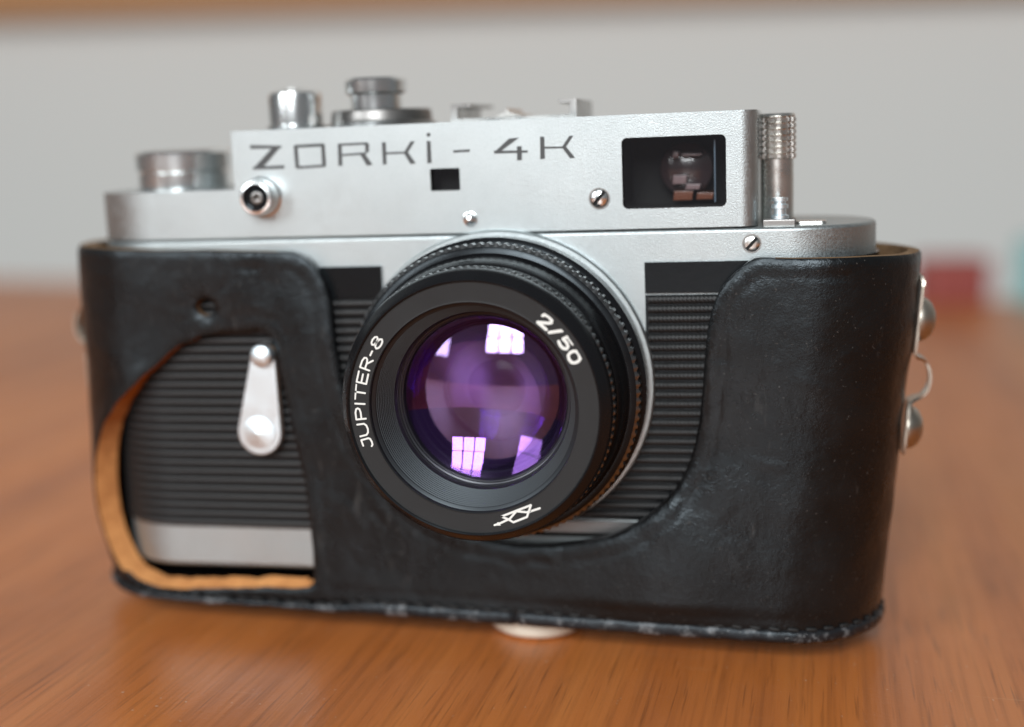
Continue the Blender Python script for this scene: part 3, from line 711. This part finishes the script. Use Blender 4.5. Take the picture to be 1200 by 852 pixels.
for (px, py, sx, sy, cnt) in ((610, 665, 60, 22, 12), (800, 420, 45, 40, 9), (420, 620, 40, 40, 8), (860, 600, 90, 70, 12), (340, 350, 35, 40, 8), (960, 400, 70, 60, 6)):
    for k in range(cnt): crease(px+random.uniform(-sx, sx), py+random.uniform(-sy, sy), random.uniform(2, 7), random.uniform(-.5, 2.2), random.choice((-1, 1))*random.uniform(.06, .2), random.uniform(.4, .8))
CZ = np.zeros(len(OV))
for a_, b_, dep, wid in CREASE:
    ab = b_-a_; t_ = np.clip(((OV-a_)@ab)/(ab@ab), 0, 1); dd_ = np.hypot(*(OV-(a_+t_[:, None]*ab)).T); CZ -= dep*np.exp(-(dd_/wid)**2)*(1-0.6*np.abs(2*t_-1))
def inside_hole_side(s_, z_): return ZB+3 < z_ < 8
vo = []; vi = []; ve = []
hc_v = np.array(hc)
for (s, z), d, cz in zip(OV, DD, CZ):
    w = 0.45*noise.noise(Vector((s*.045, z*.05, 2)))+0.16*noise.noise(Vector((s*.16, z*.16, 7)))
    w *= min(1, (z-ZB)/8)
    w += 0.55*math.exp(-((s-62)**2/500+(z-8)**2/300))
    w += 2.6*sstep((-12-z)/26)*math.exp(-((s-36)/17)**2)*min(1, (z-ZB)/5)
    if s < -48 and z < 4: w += 1.0*math.exp(-d/3.0)*sstep((-48-s)/12)*sstep((4-z)/12)*(1 if inside_hole_side(s, z) else 0)
    cr = 0.0
    if -40 < s < 66: cr = -0.16*math.exp(-((d-3.0)/0.45)**2)
    rnd = -0.42*max(0, 1-d/0.9)**2
    dh = math.hypot(s-hc_v[0], z-hc_v[1]); rnd -= 0.5*math.exp(-(dh/3.2)**2)
    p, _ = smap(s, z, w+cr+rnd+cz); vo.append(p)
    th = TH+1.2*sstep((-50-s)/12); p, _ = smap(s, z, w-th); vi.append(p)
    p, _ = smap(s, z, w-th*0.5); ve.append(p)
n = len(OV)
verts = vo+vi; faces = [tuple(t) for t in TR]+[(a+n, c+n, b+n) for a, b, c in TR]; fm = [0]*len(TR)+[1]*len(TR)
k0 = len(loops[0]); LH = np.array(loops[1])
TH_ = np.roll(LH, -1, 0)-np.roll(LH, 1, 0); TH_ /= np.linalg.norm(TH_, axis=1)[:, None]
NH = np.stack([TH_[:, 1], -TH_[:, 0]], 1)
if ((LH-LH.mean(0))*NH).sum() < 0: NH = -NH
for i in range(len(LH)):                     # the lower and left rims of the hole are cut on the slant
    wb_ = max(0, -NH[i, 1])**2*sstep((-27-LH[i, 0])/1.5); wl_ = max(0, -NH[i, 0])**2*sstep((-4-LH[i, 1])/6)
    j = new_of[k0+i]; q = LH[i]-NH[i]*(1.4*wb_+0.35*wl_)*(1+0.3*noise.noise(Vector((LH[i, 0]*.3, LH[i, 1]*.3, 8))))
    vi[j], _ = smap(q[0], q[1], -TH-1.2*sstep((-50-q[0])/12)); verts[n+j] = vi[j]; verts_e = (vo[j]+vi[j])/2; ve[j] = verts_e
k0 = 0
for li, lp in enumerate(loops):
    ids = [new_of[k0+i] for i in range(len(lp))]; k0 += len(lp)
    for i in range(len(ids)):
        a, b = ids[i], ids[(i+1) % len(ids)]
        if a == b: continue
        ka = len(verts)
        # the rough edge, with a middle row that bulges a little
        verts += [ve[a], ve[b]]
        faces += [(a, b, ka+1, ka), (ka, ka+1, b+n, a+n)]
        mi = (0, 2, 1)[li] if li else (3 if nU0-1 <= i < nU1 else 1)
        fm += [mi, mi]
wall_case = mesh_obj('leather_wall', [tuple(v) for v in verts], faces, None, CASE, tuple(CB), 50, mats=[M['leather'], M['suede'], M['raw'], M['welt']], fm=fm)
# bottom: welt slab, floor
def case_out(d, z=ZB, n=150, welt=False):
    pts = []
    per = [s for s in np.linspace(-(half_l(z)+PI*RC+half_l(z)), half_r(z)+PI*RC+half_r(z), n*2, endpoint=False)]
    for s in per:
        p, nn = smap(s, z, -d); pts.append((p.x, p.y))
    return pts
mb = MB(); rings = []; NS = 620
lev = [(-45.4, 1.2), (-45.45, 0.1), (-45.65, -0.4), (-46.1, -0.65), (-46.9, -0.75), (-47.5, -0.5), (-47.95, 0.0), (-48.1, 1.2), (-48.1, 8)]
ss = np.linspace(-(2*half_l(ZB)+PI*RC), 2*half_r(ZB)+PI*RC, NS, endpoint=False)
for li, (z, d) in enumerate(lev):
    rings.append(len(mb.v))
    for s in ss:
        bumpy = 0.14*noise.noise(Vector((s*.5, z*.6, 3)))+0.16*noise.noise(Vector((s*1.7, z*.9, 9)))
        if 1 <= li <= 6:
            slit = -0.9*math.exp(-((s-10.6)/0.45)**2)
            dd = -d+bumpy+slit
        else: dd = -d
        p, _ = smap(s, ZB, dd); zz = -48.1+(z+48.1)*(1-0.42*sstep((-14-s)/12)); mb.v.append((p.x, p.y, zz+(0.12*noise.noise(Vector((s*.35, 1, 4))) if li < 7 else 0)))
for a, b in zip(rings[:-1], rings[1:]):
    for k in range(NS): mb.f.append((a+k, a+(k+1) % NS, b+(k+1) % NS, b+k))
mb.f.append(tuple(range(rings[-1], rings[-1]+NS)))
WELT = mesh_obj('base_welt', mb.v, mb.f, M['welt'], CASE, tuple(CB), 60); tag(WELT, 'worn black leather base edge with pale scuffs')
fl = prism(lambda d: case_out(d), [(-47.6, 1.4), (-46.4, 1.4)])
mesh_obj('base_panel', fl.v, fl.f, M['leather'], CASE, tuple(CB), 40)
# stitches along the welt
def capsule(L, r):
    mb = MB(); prof = [(-L/2, 0.15*r), (-L/2+.12, .75*r), (-L/4, r), (L/4, r), (L/2-.12, .75*r), (L/2, .15*r)]
    for i, (x, q) in enumerate(prof):
        mb.v += [(x, q*math.cos(a), q*math.sin(a)) for a in np.linspace(0, 2*PI, 6, endpoint=False)]
    for i in range(len(prof)-1):
        for k in range(6): mb.f.append((i*6+k, i*6+(k+1) % 6, (i+1)*6+(k+1) % 6, (i+1)*6+k))
    mb.f += [tuple(range(6)), tuple(range(30, 36))]; mb.m = [0]*len(mb.f); return mb
c = capsule(2.0, 0.33); st_me = None
for s in np.arange(-78, 86, 3.1):
    p, nn = smap(float(s), ZB, 0.28)
    if st_me is None: o = mesh_obj('stitch', c.v, c.f, M['thread'], WELT, smooth=60); st_me = o.data
    else: o = bpy.data.objects.new('stitch', st_me); col.objects.link(o); o.parent = WELT
    o.location = (p-CB+Vector((0, 0, -48.1+2.85*(1-0.42*sstep((-14-s)/12))+0.1*noise.noise(Vector((s*.35, 1, 4)))-p.z)))*MM
    o.rotation_euler = (0, 0.10+random.uniform(-.06, .06), math.atan2(nn.x, -nn.y))
# tripod boss the case stands on
bc = (12.4, 8.4)
bo = lathe([(8.8, -48.0), (8.8, -50.4), (8.5, -51.3), (7.8, -51.8), (6.8, -52.0), (0.01, -52.0)], 64, 'z', bc)
bo = mesh_obj('tripod_boss', bo.v, bo.f, M['cream'], CASE, tuple(CB), 40); tag(bo, 'cream metal tripod boss under the case')
# strap brackets with rivets at both ends
def bracket(side):
    h = half_r if side > 0 else half_l
    def X(z): return h(z)+RC+(0.55 if side > 0 else 0.4)
    zt, zl0, zl1, zb = 13.2, -0.9, -8.4, -18.0
    if side < 0: zt, zl0, zl1, zb = 14.0, 4.6, -2.6, -13.0
    path = [(X(zt)-0.2, zt), (X(zt)+0.1, zt-1)]+[(X(z)+0.15, z) for z in np.linspace(zt-2, zl0+0.6, 6)]
    zc = (zl0+zl1)/2; hr = (zl0-zl1)/2
    for a in np.linspace(0.15, PI-0.15, 12): path.append((X(zc)+0.2+3.1*math.sin(a)**0.8, zc+hr*math.cos(a)))
    path += [(X(z)+0.15, z) for z in np.linspace(zl1-0.6, zb, 6)]
    P = np.array(path); T = np.gradient(P, axis=0); T /= np.linalg.norm(T, axis=1)[:, None]; N = np.stack([-T[:, 1], T[:, 0]], 1); th = 0.26
    mb = MB(); nP = len(P)
    wd = np.array([1.5 if zl1 < z < zl0 and x > X(z)+0.9 else 3.4 for x, z in P]); wd = (np.roll(wd, 1)+2*wd+np.roll(wd, -1))/4; wd[0] = wd[-1] = 2.6
    for sy in (-1, 1):
        for q in (P+N*th, P-N*th): mb.v += [(side*x, YC+sy*w_, z) for (x, z), w_ in zip(q, wd)]
    for k in range(nP-1):
        mb.f += [(k, k+1, nP+k+1, nP+k), (2*nP+k, 3*nP+k, 3*nP+k+1, 2*nP+k+1), (k, 2*nP+k, 2*nP+k+1, k+1), (nP+k, nP+k+1, 3*nP+k+1, 3*nP+k)]
    mb.f += [(0, nP, 3*nP, 2*nP), (nP-1, 3*nP-1, 4*nP-1, 2*nP-1)]; mb.m = [0]*len(mb.f)
    bo = mesh_obj('strap_bracket', mb.v, mb.f, M['old_nickel'], CASE, tuple(CB), 40)
    for zc in ((zt+zl0)/2-0.6, (zb+zl1)/2-0.3):
        x0 = X(zc)+0.4
        prof = [(3.9, -0.2), (3.9, 0.35), (3.6, 1.1), (2.8, 2.0), (1.5, 2.6), (0.01, 2.8)] if side > 0 else [(3.3, -0.2), (3.2, 0.1), (2.8, 0.5), (1.5, 0.9), (0.01, 1.0)]
        mb = MB(); nn = 32
        for r, hh in prof: mb.v += [(side*(x0+hh), YC+r*math.cos(a), zc+r*math.sin(a)) for a in np.linspace(0, 2*PI, nn, endpoint=False)]
        for i in range(len(prof)-1):
            for k in range(nn): mb.f.append((i*nn+k, i*nn+(k+1) % nn, (i+1)*nn+(k+1) % nn, (i+1)*nn+k))
        mesh_obj('rivet', mb.v, mb.f, M['old_nickel'], bo, tuple(CB), 40)
bracket(1); bracket(-1)
